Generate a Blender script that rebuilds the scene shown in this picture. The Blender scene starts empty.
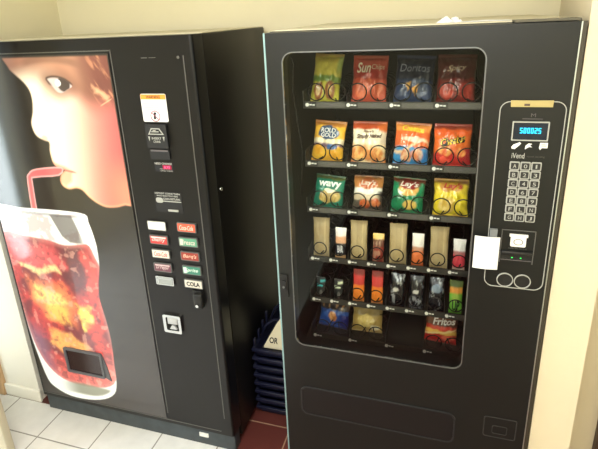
import bpy, bmesh, math, random
import numpy as np
from mathutils import Vector, Matrix, Euler
random.seed(4)
C = bpy.context.scene.collection
S = bpy.context.scene

# ------------------------------------------------------------------ camera
cam_d = bpy.data.cameras.new('camera'); cam = bpy.data.objects.new('camera', cam_d); C.objects.link(cam); S.camera = cam
YAW, PITCH, ROLL, FPX = -0.3166, -0.326, -0.0492, 483.28
cy_, sy_, cp_, sp_ = math.cos(YAW), math.sin(YAW), math.cos(PITCH), math.sin(PITCH)
fw = Vector((sy_*cp_, cy_*cp_, sp_)); r0 = Vector((cy_, -sy_, 0)); u0 = r0.cross(fw)
rt = math.cos(ROLL)*r0 + math.sin(ROLL)*u0; up = -math.sin(ROLL)*r0 + math.cos(ROLL)*u0
m = Matrix((rt, up, -fw)).transposed().to_4x4(); m.translation = Vector((0.5321, -1.4348, 1.9478))
cam.matrix_world = m
cam_d.sensor_fit = 'HORIZONTAL'; cam_d.sensor_width = 36; cam_d.lens = 36*FPX/598
cam_d.shift_x = 9.52/598; cam_d.shift_y = -44.47/598
cam_d.clip_start = 0.05

# ------------------------------------------------------------------ world, lights, exposure
w = bpy.data.worlds.new('world'); S.world = w; w.use_nodes = True
bg = w.node_tree.nodes['Background']; bg.inputs[0].default_value = (0.80, 0.90, 1.0, 1); bg.inputs[1].default_value = 1.0
S.view_settings.view_transform = 'Standard'; S.view_settings.look = 'None'; S.view_settings.gamma = 1
S.view_settings.exposure = 0.0; S.view_settings.use_curve_mapping = False

def area(name, loc, rot, sx, sy, power, col):
    l = bpy.data.lights.new(name, 'AREA'); l.shape = 'RECTANGLE'; l.size = sx; l.size_y = sy; l.energy = power; l.color = col
    o = bpy.data.objects.new(name, l); C.objects.link(o); o.location = loc; o.rotation_euler = rot; return o
area('daylight_through_glass_door', (-2.72, -0.66, 1.15), (0, math.radians(-90), 0), 2.0, 0.9, 78, (0.86, 0.94, 1.0))
area('added_rear_fill', (0.1, -3.33, 2.25), (math.radians(90), 0, 0), 2.4, 0.7, 48, (1.0, 0.98, 0.93))  # added frontal fill from behind the camera, no window known there
area('ceiling_light_glow', (0.0, -1.2, 2.70), (0, 0, 0), 1.2, 0.6, 42, (1.0, 0.97, 0.90))

# ------------------------------------------------------------------ materials
def lin(c):
    c = np.asarray(c, float)/255.0
    return np.where(c <= 0.04045, c/12.92, ((c+0.055)/1.055)**2.4)
def mat(name, rgb, rough=0.5, metal=0.0, noise=0.0, nscale=8, bump=0.0, bscale=60, emit=0, coat=0, spec=0.5, attr=False):
    M = bpy.data.materials.new(name); M.use_nodes = True; nt = M.node_tree; b = nt.nodes['Principled BSDF']
    c = tuple(lin(rgb))+(1,)
    b.inputs['Base Color'].default_value = c; b.inputs['Roughness'].default_value = rough; b.inputs['Metallic'].default_value = metal
    b.inputs['Specular IOR Level'].default_value = spec; b.inputs['Coat Weight'].default_value = coat; b.inputs['Coat Roughness'].default_value = 0.06
    tc = nt.nodes.new('ShaderNodeTexCoord')
    if noise:
        n = nt.nodes.new('ShaderNodeTexNoise'); n.inputs['Scale'].default_value = nscale; n.inputs['Detail'].default_value = 5
        nt.links.new(tc.outputs['Object'], n.inputs['Vector'])
        mx = nt.nodes.new('ShaderNodeMix'); mx.data_type = 'RGBA'
        mx.inputs['A'].default_value = tuple(max(0, x*(1-noise)) for x in c[:3])+(1,); mx.inputs['B'].default_value = tuple(min(1, x*(1+noise)) for x in c[:3])+(1,)
        nt.links.new(n.outputs['Fac'], mx.inputs['Factor']); nt.links.new(mx.outputs['Result'], b.inputs['Base Color'])
    if bump:
        n2 = nt.nodes.new('ShaderNodeTexNoise'); n2.inputs['Scale'].default_value = bscale; n2.inputs['Detail'].default_value = 3
        nt.links.new(tc.outputs['Object'], n2.inputs['Vector'])
        bp = nt.nodes.new('ShaderNodeBump'); bp.inputs['Strength'].default_value = bump; bp.inputs['Distance'].default_value = 0.002
        nt.links.new(n2.outputs['Fac'], bp.inputs['Height']); nt.links.new(bp.outputs['Normal'], b.inputs['Normal'])
    if attr:
        a = nt.nodes.new('ShaderNodeAttribute'); a.attribute_name = 'print'
        nt.links.new(a.outputs['Color'], b.inputs['Base Color'])
        if emit: nt.links.new(a.outputs['Color'], b.inputs['Emission Color'])
    elif emit: b.inputs['Emission Color'].default_value = c
    b.inputs['Emission Strength'].default_value = emit
    return M
M_wall = mat('cream_painted_wall', (234, 226, 194), 0.85, noise=0.04, nscale=3, bump=0.15, bscale=90)
M_wallr = mat('beige_painted_wall', (224, 212, 184), 0.85, noise=0.04, nscale=3, bump=0.3, bscale=60)
M_wallw = mat('overexposed_white_wall', (240, 238, 230), 0.8, noise=0.02, bump=0.1)  # overexposed white of the left wall end put into the colour; baseboard shares it
M_ceil = mat('ceiling_paint', (235, 232, 220), 0.9)
M_charc = mat('charcoal_powder_coat', (22, 24, 23), 0.34, noise=0.08, nscale=3, bump=0.06, bscale=400, spec=0.4)
M_charc2 = mat('charcoal_vinyl_front', (17, 16, 17), 0.32, noise=0.08, nscale=3, bump=0.06, bscale=400, spec=0.35)
M_side = mat('black_brown_cabinet_paint', (18, 16, 13), 0.45, noise=0.1, nscale=2, bump=0.08, bscale=300, spec=0.3)
M_dark = mat('matt_black', (16, 16, 16), 0.6)
M_int = mat('dark_interior_liner', (38, 37, 32), 0.6, noise=0.1)
M_trim = mat('brushed_steel_trim', (200, 208, 205), 0.3, metal=0.9)
M_chrome = mat('chrome', (205, 208, 210), 0.18, metal=1.0)
M_seam = mat('grey_door_seam', (92, 92, 90), 0.4, metal=0.3)
M_gasket = mat('silver_window_gasket', (112, 114, 114), 0.35, metal=0.6)
M_wire = mat('dark_coil_wire', (30, 28, 26), 0.35, metal=0.5)
M_tray = mat('dark_tray_metal', (52, 51, 47), 0.5, metal=0.2)
M_strip = mat('grey_price_strip', (84, 82, 77), 0.5, noise=0.1, nscale=30)
M_white = mat('white_plastic', (232, 232, 228), 0.5)
M_paper = mat('white_paper', (226, 228, 230), 0.8)
M_ink = mat('grey_ink', (95, 90, 92), 0.7)
M_black = mat('black_ink', (18, 18, 20), 0.6)
M_line = mat('pale_printed_line', (165, 166, 160), 0.5)
M_dust = mat('dusty_cream_top', (205, 198, 170), 0.9, noise=0.12, nscale=9)
M_topd = mat('dark_recess_top', (96, 92, 78), 0.7)
M_plinth = mat('worn_blue_grey_plinth', (58, 66, 72), 0.5, noise=0.6, nscale=14)
M_orange = mat('orange_print', (240, 150, 50), 0.6)
M_redp = mat('red_print', (214, 40, 66), 0.5)
M_tape = mat('yellowed_tape', (176, 160, 104), 0.6, noise=0.1, nscale=40)
M_disp = mat('display_window', (24, 34, 48), 0.15)
M_cyan = mat('cyan_segment_glow', (40, 200, 240), 0.4, emit=1.0)
M_green = mat('green_status_light', (40, 220, 90), 0.4, emit=1.0)
M_wood = mat('tan_wood_frame', (205, 170, 130), 0.6, noise=0.1, nscale=10)
M_tanedge = mat('tan_door_edge', (190, 182, 158), 0.6)
M_brown = mat('dark_brown_frame', (84, 68, 56), 0.6)
M_navy = mat('navy_plastic', (22, 25, 50), 0.42, noise=0.1)
M_cream = mat('cream_card', (226, 218, 188), 0.8)
M_lamp = mat('lamp_diffuser', (255, 246, 222), 0.5, emit=3.0)
M_print = mat('printed_film', (255, 255, 255), 0.32, attr=True, coat=0.5, bump=1.0, bscale=42)
M_printc = mat('printed_card', (255, 255, 255), 0.55, attr=True)
M_poster = mat('backlit_printed_panel', (255, 255, 255), 0.30, attr=True, emit=0.46, coat=1.0)
def glass_mat(name, tint):
    M = bpy.data.materials.new(name); M.use_nodes = True; nt = M.node_tree; nt.nodes.clear()
    o = nt.nodes.new('ShaderNodeOutputMaterial'); t = nt.nodes.new('ShaderNodeBsdfTransparent'); g = nt.nodes.new('ShaderNodeBsdfGlossy')
    t.inputs[0].default_value = tint; g.inputs['Roughness'].default_value = 0.03
    f = nt.nodes.new('ShaderNodeFresnel'); f.inputs[0].default_value = 1.24; mx = nt.nodes.new('ShaderNodeMixShader')
    nt.links.new(f.outputs[0], mx.inputs[0]); nt.links.new(t.outputs[0], mx.inputs[1]); nt.links.new(g.outputs[0], mx.inputs[2]); nt.links.new(mx.outputs[0], o.inputs[0]); return M
M_glass = glass_mat('clear_window_glass', (0.97, 0.985, 0.97, 1))
def tile_mat(name, rgb, grout, size, ox, oy, rough, gw=0.012):
    M = mat(name, rgb, rough); nt = M.node_tree; b = nt.nodes['Principled BSDF']
    tc = nt.nodes.new('ShaderNodeTexCoord'); mp = nt.nodes.new('ShaderNodeMapping')
    mp.inputs['Location'].default_value = (-ox/size, -oy/size, 0); mp.inputs['Scale'].default_value = (1/size, 1/size, 1)
    br = nt.nodes.new('ShaderNodeTexBrick'); br.offset = 0; br.inputs['Scale'].default_value = 1; br.inputs['Brick Width'].default_value = 1; br.inputs['Row Height'].default_value = 1
    br.inputs['Mortar Size'].default_value = gw; br.inputs['Mortar Smooth'].default_value = 0.2
    c = lin(rgb); br.inputs['Color1'].default_value = (*c, 1); br.inputs['Color2'].default_value = (*(c*0.93), 1); br.inputs['Mortar'].default_value = (*lin(grout), 1)
    n = nt.nodes.new('ShaderNodeTexNoise'); n.inputs['Scale'].default_value = 14; n.inputs['Detail'].default_value = 6
    mx = nt.nodes.new('ShaderNodeMix'); mx.data_type = 'RGBA'; mx.blend_type = 'MULTIPLY'; mx.inputs['Factor'].default_value = 0.22
    nt.links.new(tc.outputs['Object'], mp.inputs[0]); nt.links.new(mp.outputs[0], br.inputs[0]); nt.links.new(tc.outputs['Object'], n.inputs['Vector'])
    nt.links.new(br.outputs['Color'], mx.inputs['A']); nt.links.new(n.outputs['Fac'], mx.inputs['B']); nt.links.new(mx.outputs['Result'], b.inputs['Base Color'])
    bp = nt.nodes.new('ShaderNodeBump'); bp.invert = True; bp.inputs['Strength'].default_value = 0.5; bp.inputs['Distance'].default_value = 0.003
    nt.links.new(br.outputs['Fac'], bp.inputs['Height']); nt.links.new(bp.outputs[0], b.inputs['Normal']); return M
M_tilew = tile_mat('white_floor_tile', (235, 235, 235), (150, 148, 145), 0.305, -1.333, -0.03, 0.35)
M_tiler = tile_mat('red_quarry_tile', (104, 52, 47), (176, 140, 116), 0.305, -0.112, 0.342, 0.45, 0.012)

# ------------------------------------------------------------------ mesh helpers
class MB:
    def __init__(s): s.v = []; s.f = []; s.mi = []; s.smooth = []
    def add(s, v, f, mi=0, smooth=False):
        o = len(s.v); s.v += [tuple(p) for p in v]; s.f += [tuple(i+o for i in q) for q in f]; s.mi += [mi]*len(f); s.smooth += [smooth]*len(f); return s
    def box(s, x0, x1, y0, y1, z0, z1, mi=0, bev=0.0, seg=2):
        bm = bmesh.new(); bmesh.ops.create_cube(bm, size=1)
        for v in bm.verts: v.co = Vector(((x0+x1)/2+v.co.x*(x1-x0), (y0+y1)/2+v.co.y*(y1-y0), (z0+z1)/2+v.co.z*(z1-z0)))
        if bev: bmesh.ops.bevel(bm, geom=bm.edges[:], offset=bev, segments=seg, affect='EDGES', profile=0.5)
        return s.bm(bm, mi, bev > 0)
    def bm(s, bm, mi=0, smooth=False):
        bm.verts.index_update()
        s.add([v.co[:] for v in bm.verts], [[v.index for v in f.verts] for f in bm.faces], mi, smooth); bm.free(); return s
    def prism(s, pts, y0, y1, mi=0):     # polygon in x,z extruded along y (front y0)
        n = len(pts); a = sum(pts[i][0]*pts[(i+1) % n][1]-pts[(i+1) % n][0]*pts[i][1] for i in range(n))
        if a < 0: pts = pts[::-1]
        v = [(x, y0, z) for x, z in pts]+[(x, y1, z) for x, z in pts]
        return s.add(v, [list(range(n)), list(range(2*n-1, n-1, -1))]+[[i, i+n, (i+1) % n+n, (i+1) % n] for i in range(n)], mi)
    def ring(s, outer, inner, y0, y1, mi=0):   # same count loops in x,z
        n = len(outer); v = [(x, y0, z) for x, z in outer]+[(x, y0, z) for x, z in inner]+[(x, y1, z) for x, z in outer]+[(x, y1, z) for x, z in inner]
        f = []
        for i in range(n):
            j = (i+1) % n
            f += [[i, j, n+j, n+i], [2*n+j, 2*n+i, 3*n+i, 3*n+j], [i, 2*n+i, 2*n+j, j], [n+j, 3*n+j, 3*n+i, n+i]]
        return s.add(v, f, mi)
    def tube(s, pts, r, seg=6, mi=0, closed=False):
        pts = [Vector(p) for p in pts]; n = len(pts); v = []; f = []; ref = None
        for i, p in enumerate(pts):
            d = (pts[(i+1) % n]-pts[i-1]) if closed else (pts[min(i+1, n-1)]-pts[max(i-1, 0)])
            d.normalize()
            if ref is None: ref = d.orthogonal().normalized()
            ref = (ref-d*ref.dot(d)).normalized(); b = d.cross(ref)
            for k in range(seg):
                a = 2*math.pi*k/seg; v.append(p+ref*(r*math.cos(a))+b*(r*math.sin(a)))
        for i in range(n if closed else n-1):
            for k in range(seg):
                a = i*seg; b_ = ((i+1) % n)*seg; k2 = (k+1) % seg
                f.append([a+k, a+k2, b_+k2, b_+k])
        if not closed: f += [list(range(seg))[::-1], [(n-1)*seg+k for k in range(seg)]]
        return s.add(v, f, mi, True)
    def cyl(s, x, y, z, r, y1, mi=0, n=24):  # axis along y
        return s.prism([(x+r*math.cos(2*math.pi*k/n), z+r*math.sin(2*math.pi*k/n)) for k in range(n)], y, y1, mi)
    def text(s, string, x0, x1, z0, z1, y, mi=0, bold=0.0, shear=0.0, warp=None, fit=True, th=0.0006):
        v, f = text_mesh(string, bold, shear)
        xs = [p[0] for p in v]; zs = [p[1] for p in v]
        sx = (x1-x0)/(max(xs)-min(xs)); sz = (z1-z0)/(max(zs)-min(zs))
        P = [(x0+(p[0]-min(xs))*sx, z0+(p[1]-min(zs))*sz) for p in v]
        if warp: return s.add([warp(x, z) for x, z in P], f, mi)
        return s.add([(x, y, z) for x, z in P], f, mi)
    def build(s, name, mats, parent=None, **tags):
        me = bpy.data.meshes.new(name); me.from_pydata(s.v, [], s.f); me.update()
        for mm in (mats if isinstance(mats, (list, tuple)) else [mats]): me.materials.append(mm)
        me.polygons.foreach_set('material_index', s.mi); me.polygons.foreach_set('use_smooth', s.smooth)
        o = bpy.data.objects.new(name, me); C.objects.link(o)
        if parent:
            o.parent = parent
            if parent.type == 'EMPTY' and not tags.pop('local', False): o.matrix_parent_inverse = Matrix.Translation(-Vector(parent.location))
        tags.pop('local', None)
        for k, vv in tags.items(): o[k] = vv
        return o
_tc = {}
def text_mesh(string, bold=0.0, shear=0.0):
    key = (string, bold, shear)
    if key not in _tc:
        cu = bpy.data.curves.new('lettering', 'FONT'); cu.body = string; cu.offset = bold; cu.shear = shear; cu.resolution_u = 3
        o = bpy.data.objects.new('lettering', cu); C.objects.link(o)
        bpy.context.view_layer.update()
        me = bpy.data.meshes.new_from_object(o.evaluated_get(bpy.context.evaluated_depsgraph_get()))
        _tc[key] = ([(v.co.x, v.co.y) for v in me.vertices], [list(p.vertices) for p in me.polygons])
        bpy.data.objects.remove(o); bpy.data.curves.remove(cu); bpy.data.meshes.remove(me)
    return _tc[key]
def rrect(x0, x1, z0, z1, r, n=6):
    p = []
    for cx, cz, a in ((x1-r, z1-r, 0), (x0+r, z1-r, 90), (x0+r, z0+r, 180), (x1-r, z0+r, 270)):
        for k in range(n+1):
            t = math.radians(a+90*k/n); p.append((cx+r*math.cos(t), cz+r*math.sin(t)))
    return p
def thing(name, label, cat, loc, group=None, rot=None):
    o = bpy.data.objects.new(name, None); C.objects.link(o); o.location = loc; o['label'] = label; o['category'] = cat; o.empty_display_size = 0.05
    if rot: o.rotation_euler = rot
    if group: o['group'] = group
    return o
def struct(name, mb, m_, **k): return mb.build(name, m_, kind='structure', **k)

# ------------------------------------------------------------------ printed-image helpers (numpy)
def vnoise(x, z, seed=0):
    xi = np.floor(x).astype(np.int64); zi = np.floor(z).astype(np.int64); fx = x-xi; fz = z-zi; fx = fx*fx*(3-2*fx); fz = fz*fz*(3-2*fz)
    def h(a, b):
        n = (a*374761393+b*668265263+seed*974711) & 0x7fffffff; n = ((n ^ (n >> 13))*1274126177) & 0x7fffffff
        return ((n ^ (n >> 16)) & 0xffff)/65535.0
    return (h(xi, zi)*(1-fx)+h(xi+1, zi)*fx)*(1-fz)+(h(xi, zi+1)*(1-fx)+h(xi+1, zi+1)*fx)*fz
def fbm(x, z, s=0, o=4): return sum(vnoise(x*2**k, z*2**k, s+k)/2**(k+1) for k in range(o))/(1-0.5**o)
def sdf(x, z, P):
    P = np.array(P, float); n = len(P); d = np.full(x.shape, 1e9); ins = np.zeros(x.shape, bool)
    for i in range(n):
        a, b = P[i], P[(i+1) % n]; ex, ez = b-a; wx = x-a[0]; wz = z-a[1]
        t = np.clip((wx*ex+wz*ez)/(ex*ex+ez*ez+1e-12), 0, 1); d = np.minimum(d, (wx-ex*t)**2+(wz-ez*t)**2)
        c = ((a[1] > z) != (b[1] > z)) & (x < (b[0]-a[0])*(z-a[1])/(b[1]-a[1]+1e-12)+a[0]); ins ^= c
    return np.where(ins, np.sqrt(d), -np.sqrt(d))
def blend(img, m_, col):
    c = lin(col) if np.ndim(col) == 1 or isinstance(col, tuple) else col
    m_ = np.clip(m_, 0, 1)[:, None]; return img*(1-m_)+c*m_
def smooth(a, b, t): t = np.clip((t-a)/(b-a), 0, 1); return t*t*(3-2*t)
def spl(P, k=4):
    out = []; n = len(P)
    for i in range(n):
        p0, p1, p2, p3 = [np.array(P[(i+j-1) % n]) for j in range(4)]
        for s in range(k):
            t = s/k; out.append(tuple(0.5*((2*p1)+(-p0+p2)*t+(2*p0-5*p1+4*p2-p3)*t*t+(-p0+3*p1-3*p2+p3)*t**3)))
    return out
def set_print(me, rgb):
    at = me.color_attributes.new('print', 'FLOAT_COLOR', 'POINT'); a = np.ones((len(me.vertices), 4), np.float32); a[:, :3] = rgb
    at.data.foreach_set('color', a.ravel())

# ================================================================== ROOM SHELL
RX0, RX1, RY0, RY1, ZC = -2.6, 0.955, -3.2, 0.93, 2.75
struct('floor', MB().box(RX0-.1, -.335, RY0-.1, .165, -.1, 0), M_tilew)
struct('floor_red', MB().box(-.335, RX1+.6, RY0-.1, RY1+.1, -.1, -0.0006).box(RX0-.1, -.335, .165, RY1+.1, -.1, -.0006), M_tiler)
struct('ceiling', MB().box(RX0-.1, RX1+.6, RY0-.1, RY1+.1, ZC, ZC+.1), M_ceil)
struct('wall_back', MB().box(-1.56, RX1+.1, RY1, RY1+.1, 0, ZC), M_wall)
struct('wall_left', MB().box(-1.66, -1.56, 0.28, RY1+.1, 0, ZC), M_wall)
struct('wall_left_end', MB().box(-1.735, -1.50, 0.18, 0.28, 0, ZC), M_wallw)
struct('wall_front_left', MB().box(RX0-.1, -1.80, 0.18, 0.28, 0, ZC), M_wallw)
struct('baseboard_left', MB().box(-1.735, -1.49, 0.165, 0.18, 0, 0.075, bev=.004).box(-1.575, -1.56, 0.18, .9, 0, 0.075), M_wallw)
struct('trim_1', MB().box(-1.80, -1.735, 0.155, 0.29, 0, ZC, bev=.006), M_wood)
# alcove right wall, then a wall return towards the room
def plan(pts, z0, z1):      # plan polygon extruded upwards
    n = len(pts); return MB().add([(x, y, z0) for x, y in pts]+[(x, y, z1) for x, y in pts], [list(range(n))[::-1], list(range(n, 2*n))]+[[i, (i+1) % n, (i+1) % n+n, i+n] for i in range(n)])
struct('wall_right', plan([(.873, .012), (.995, .012), (1.10, RY1+.1), (.985, RY1+.1)], 0, ZC), M_wallr)
struct('wall_right_return', MB().box(1.03, 1.165, .30, .40, 0, ZC), M_wallr)
struct('trim_2', MB().box(1.165, 1.30, .27, .40, 0, 2.4, bev=.006), M_brown)
struct('wall_room_right', MB().box(1.30, 1.40, RY0, RY1, 0, ZC), M_wall)
struct('wall_room_rear', MB().box(RX0, -1.1, RY0-.1, RY0, 0, ZC).box(1.3, RX1+.5, RY0-.1, RY0, 0, ZC).box(-1.1, 1.3, RY0-.1, RY0, 0, 1.9).box(-1.1, 1.3, RY0-.1, RY0, 2.6, ZC), M_wall)
WM = MB()
for q in ((-1.1, 1.3, 1.9, 1.96), (-1.1, 1.3, 2.54, 2.6), (-1.1, -1.04, 1.96, 2.54), (1.24, 1.3, 1.96, 2.54), (.07, .13, 1.96, 2.54)): WM.box(q[0], q[1], RY0-.06, RY0-.02, q[2], q[3])
struct('added_rear_window', WM, M_white)  # added unseen window round the rear fill, set high to avoid glass reflections
struct('wall_room_left', MB().box(RX0-.1, RX0, RY0, -1.12, 0, ZC).box(RX0-.1, RX0, -0.2, .2, 0, ZC).box(RX0-.1, RX0, -1.12, -.2, 2.15, ZC), M_wall)
struct('door_1', MB().box(RX0-.07, RX0-.03, -1.12, -1.06, 0, 2.15).box(RX0-.07, RX0-.03, -.26, -.2, 0, 2.15).box(RX0-.07, RX0-.03, -1.06, -.26, 2.09, 2.15).box(RX0-.07, RX0-.03, -1.06, -.26, 0, .1), M_trim)
# open door leaf at the left edge of view: stiles round a glass pane
struct('door_2', MB().box(-1.47, -1.362, -.17, -.13, 0.01, 2.05, bev=.004).box(-2.4, -2.3, -.17, -.13, 0.01, 2.05).box(-2.3, -1.47, -.17, -.13, 0.01, .2).box(-2.3, -1.47, -.17, -.13, 1.93, 2.05), M_tanedge)
struct('window_2', MB().box(-2.3, -1.47, -.153, -.147, .2, 1.93), M_glass)

lamp = thing('ceiling_light', 'flat rectangular ceiling light panel above the open floor', 'ceiling light', (0, -1.2, 2.72))
MB().ring(rrect(-.66, .66, -.36, .36, .01), rrect(-.6, .6, -.3, .3, .01), 0, .03).build('frame', M_white, lamp, local=True).rotation_euler = (math.radians(-90), 0, 0)
MB().box(-.6, .6, -.3, .3, .0, .02).build('diffuser', M_lamp, lamp, local=True)

# ================================================================== COLA MACHINE
CX0, CX1, CY, CD, H = -1.4275, -0.316, 0.137, 0.7375, 1.905
cola = thing('cola_vending_machine', 'black drink vending machine with a lit picture of a child sipping iced cola', 'vending machine', ((CX0+CX1)/2, CY+CD/2, 0))
MB().box(CX0, CX1, CY+.085, CY+CD, .03, H, bev=.006).build('cabinet', M_side, cola)
MB().box(CX0+.01, CX1-.005, CY+.09, CY+CD-.005, H+.0002, H+.0032).build('top_cover', M_dust, cola)
# door: slab with rounded vertical edges
def door_slab(x0, x1, y0, y1, z0, z1, r):
    p = []
    for k in range(9):
        t = math.radians(180+90*k/8); p.append((x0+r+r*math.cos(t), y0+r+r*math.sin(t)))
    for k in range(9):
        t = math.radians(270+90*k/8); p.append((x1-r+r*math.cos(t), y0+r+r*math.sin(t)))
    p += [(x1, y1), (x0, y1)]; n = len(p)
    v = [(x, y, z0) for x, y in p]+[(x, y, z1) for x, y in p]
    mb = MB(); mb.add(v, [list(range(n))[::-1], list(range(n, 2*n))], 0); mb.add(v, [[i, (i+1) % n, (i+1) % n+n, i+n] for i in range(n)], 0, False); return mb
dr = door_slab(CX0, CX1, CY, CY+.08, .10, H, .012).build('door', M_charc2, cola)
MB().box(CX1-.0425, CX1-.0385, CY-.0012, CY+.002, .2, 1.835).build('edge_seam', M_seam, dr)
MB().box(-.661, -.657, CY-.0015, CY+.002, .16, 1.862).build('panel_seam', M_seam, dr)
MB().box(CX0+.01, -.657, CY-.0015, CY+.002, 1.857, 1.861).build('panel_seam', M_seam, dr)
MB().box(CX0+.01, -.38, CY-.0012, CY+.002, .118, .122).build('panel_seam', M_seam, dr)
pl = MB().box(CX0+.01, CX1-.004, CY+.012, CY+.07, .0, .098, bev=.004); pl.build('plinth', M_plinth, cola)
MB().box(-.505, -.458, CY+.006, CY+.012, .052, .072).build('plinth_tag', M_white, cola)

# --- backlit printed panel
FACE = [(-1.172,1.9),(-1.157,1.811),(-1.130,1.779),(-1.093,1.747),(-1.071,1.714),(-1.067,1.674),(-1.078,1.624),(-1.097,1.582),(-1.096,1.548),(-1.082,1.522),(-1.050,1.506),(-1.026,1.498),(-1.032,1.463),(-1.032,1.433),(-1.028,1.407),(-1.011,1.390),(-0.978,1.378),(-0.998,1.359),(-1.010,1.331),(-1.001,1.305),(-0.972,1.293),(-0.934,1.300),(-0.905,1.293),(-0.876,1.263),(-0.840,1.238),(-0.798,1.223),(-0.743,1.227),(-0.701,1.239),(-0.60,1.26),(-0.55,1.517),(-0.60,1.95),(-0.889,1.95)]
GLASS = [(-1.424,1.191),(-1.272,1.192),(-1.049,1.195),(-0.915,1.186),(-0.901,1.145),(-0.888,1.084),(-0.882,1.012),(-0.890,0.922),(-0.912,0.837),(-0.922,0.752),(-0.910,0.658),(-0.903,0.536),(-0.912,0.390),(-0.921,0.281),(-0.947,0.208),(-1.016,0.158),(-1.119,0.132),(-1.235,0.130),(-1.324,0.165),(-1.365,0.212),(-1.390,0.343),(-1.405,0.475),(-1.412,0.634),(-1.416,0.836),(-1.419,1.034)]
LIQ = [(-1.404,1.050),(-1.285,1.042),(-1.145,1.030),(-1.081,1.016),(-1.026,1.017),(-0.969,1.028),(-0.930,1.025),(-0.913,0.947),(-0.922,0.838),(-0.940,0.74),(-0.932,0.584),(-0.925,0.443),(-0.935,0.304),(-1.00,0.245),(-1.137,0.226),(-1.253,0.244),(-1.324,0.306),(-1.360,0.404),(-1.378,0.561),(-1.392,0.751),(-1.404,0.929)]
EYE = [(a+.012, 1.745+(b-1.745)*.92-.014) for a, b in [(-0.984,1.777),(-0.954,1.783),(-0.916,1.778),(-0.886,1.763),(-0.868,1.742),(-0.894,1.728),(-0.922,1.714),(-0.945,1.718),(-0.964,1.742),(-0.979,1.762)]]
STRAW = [(-0.990,1.391),(-1.127,1.378),(-1.175,1.354),(-1.193,1.312),(-1.209,1.10),(-1.181,1.10),(-1.163,1.305),(-1.145,1.335),(-1.011,1.352)]
def paint_poster(x, z):
    img = np.tile(lin((27, 24, 23)), (len(x), 1))*(0.8+0.5*fbm(x*5, z*5, 3))[:, None]
    img = blend(img, smooth(.9, .2, z)*.4, (34, 26, 25))
    # face
    d = sdf(x, z, spl(FACE, 3)); fm = smooth(-.004, .006, d)
    f = np.tile(lin((255, 240, 214)), (len(x), 1))
    f = blend(f, smooth(-1.0, -.78, x+0.12*(1.6-z))*0.85, (224, 140, 120))
    f = blend(f, smooth(-.84, -.66, x+0.12*(1.5-z))*.9, (150, 62, 66))
    f = blend(f, smooth(1.48, 1.30, z)*smooth(-.85, -.68, x), (240, 150, 110))
    f = blend(f, smooth(1.70, 1.82, z+0.02*np.sin(x*14)+.10*smooth(-.95, -.75, x))*0.95, (122, 76, 60)); f = blend(f, smooth(.012, .10, d)*smooth(1.60, 1.74, z)*smooth(-.90, -1.0, x)*.5, (170, 118, 96))
    f = blend(f, smooth(1.66, 1.76, z)*smooth(-1.03, -.92, x)*smooth(-.78, -.86, x)*0.6, (196, 142, 112))
    f = blend(f, smooth(0.016, 0.0, d)*smooth(1.50, 1.36, z), (246, 190, 140))
    f = blend(f, smooth(-.83, -.70, x)*smooth(1.62, 1.74, z)*(0.5+0.8*fbm(x*25, z*6+x*10, 5)), (104, 52, 46))
    f = blend(f, smooth(.55, .75, fbm(x*60+z*40, z*9-x*10, 8))*smooth(-.80, -.74, x)*smooth(1.64, 1.70, z)*0.6, (205, 140, 104))
    wl_ = sdf(x+(fbm(x*40, z*40, 4)-.5)*.02, z+(fbm(x*40, z*40, 6)-.5)*.02, [(-.765, 1.735), (-.735, 1.715), (-.690, 1.690), (-.700, 1.672), (-.735, 1.690), (-.760, 1.700)]); f = blend(f, smooth(-.008, .010, wl_)*.75, (236, 176, 134))
    f = blend(f, smooth(.0035, .0, np.abs(z-1.672-.5*(x+.70)))*smooth(-.745, -.73, x)*smooth(-.68, -.69, x)*.8, (246, 196, 150))
    f = blend(f, smooth(-.88, -.72, x+.10*(1.55-z))*smooth(1.72, 1.60, z)*.5, (188, 92, 92))
    f = blend(f, smooth(.03, .0, np.abs(x+.93+0.0*z))*0, (0, 0, 0))
    de = sdf(x, z, spl(EYE, 3)); f = blend(f, smooth(-.055, .002, de)*0.65, (112, 70, 60)); f = blend(f, smooth(-.001, .003, de), (200, 184, 182))
    ir = np.hypot(x+.896, (z-1.737))-.030; f = blend(f, smooth(.004, -.004, ir)*smooth(-.001, .003, de), (58, 44, 44))
    lid = smooth(-.010, -.001, de)*smooth(.008, -.002, de)*smooth(1.728, 1.741, z); f = blend(f, lid, (60, 38, 34))
    hl = np.hypot(x+.922, z-1.742)-.012; f = blend(f, smooth(.004, -.003, hl)*smooth(-.001, .003, de), (255, 255, 255))
    br = np.abs(z-(1.835-0.25*(x+.96)**2*4))-.010; f = blend(f, smooth(.014, -.006, br)*smooth(-1.1, -1.05, x)*smooth(-.78, -.85, x)*0.5, (92, 58, 46))
    lip = sdf(x, z, [(-1.03,1.41),(-.975,1.395),(-.935,1.374),(-.975,1.372),(-1.01,1.39)]); f = blend(f, smooth(-.010, .006, lip)*.8, (228, 150, 130))
    lip2 = sdf(x, z, [(-.99,1.37),(-.94,1.372),(-.95,1.33),(-.985,1.305),(-1.015,1.33)]); f = blend(f, smooth(-.010, .008, lip2)*.8, (240, 160, 128))
    f = blend(f, smooth(.008, .0, np.abs(z-(1.376-.15*(x+.96))))*smooth(-1.0, -.985, x)*smooth(-.91, -.93, x)*.7, (150, 60, 50))
    nn = np.hypot(x+1.045, (z-1.515)*1.3); f = blend(f, smooth(.022, .008, nn)*.55, (214, 150, 120))
    img = blend(img, fm*smooth(1.846, 1.838, z)*smooth(-.671, -.677, x), f)
    # straw
    d = sdf(x, z, spl(STRAW, 3)); s = np.tile(lin((232, 96, 100)), (len(x), 1)); s = blend(s, smooth(.010, .0, d)*.75, (255, 206, 204)); img = blend(img, smooth(-.002, .003, d), s)
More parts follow.
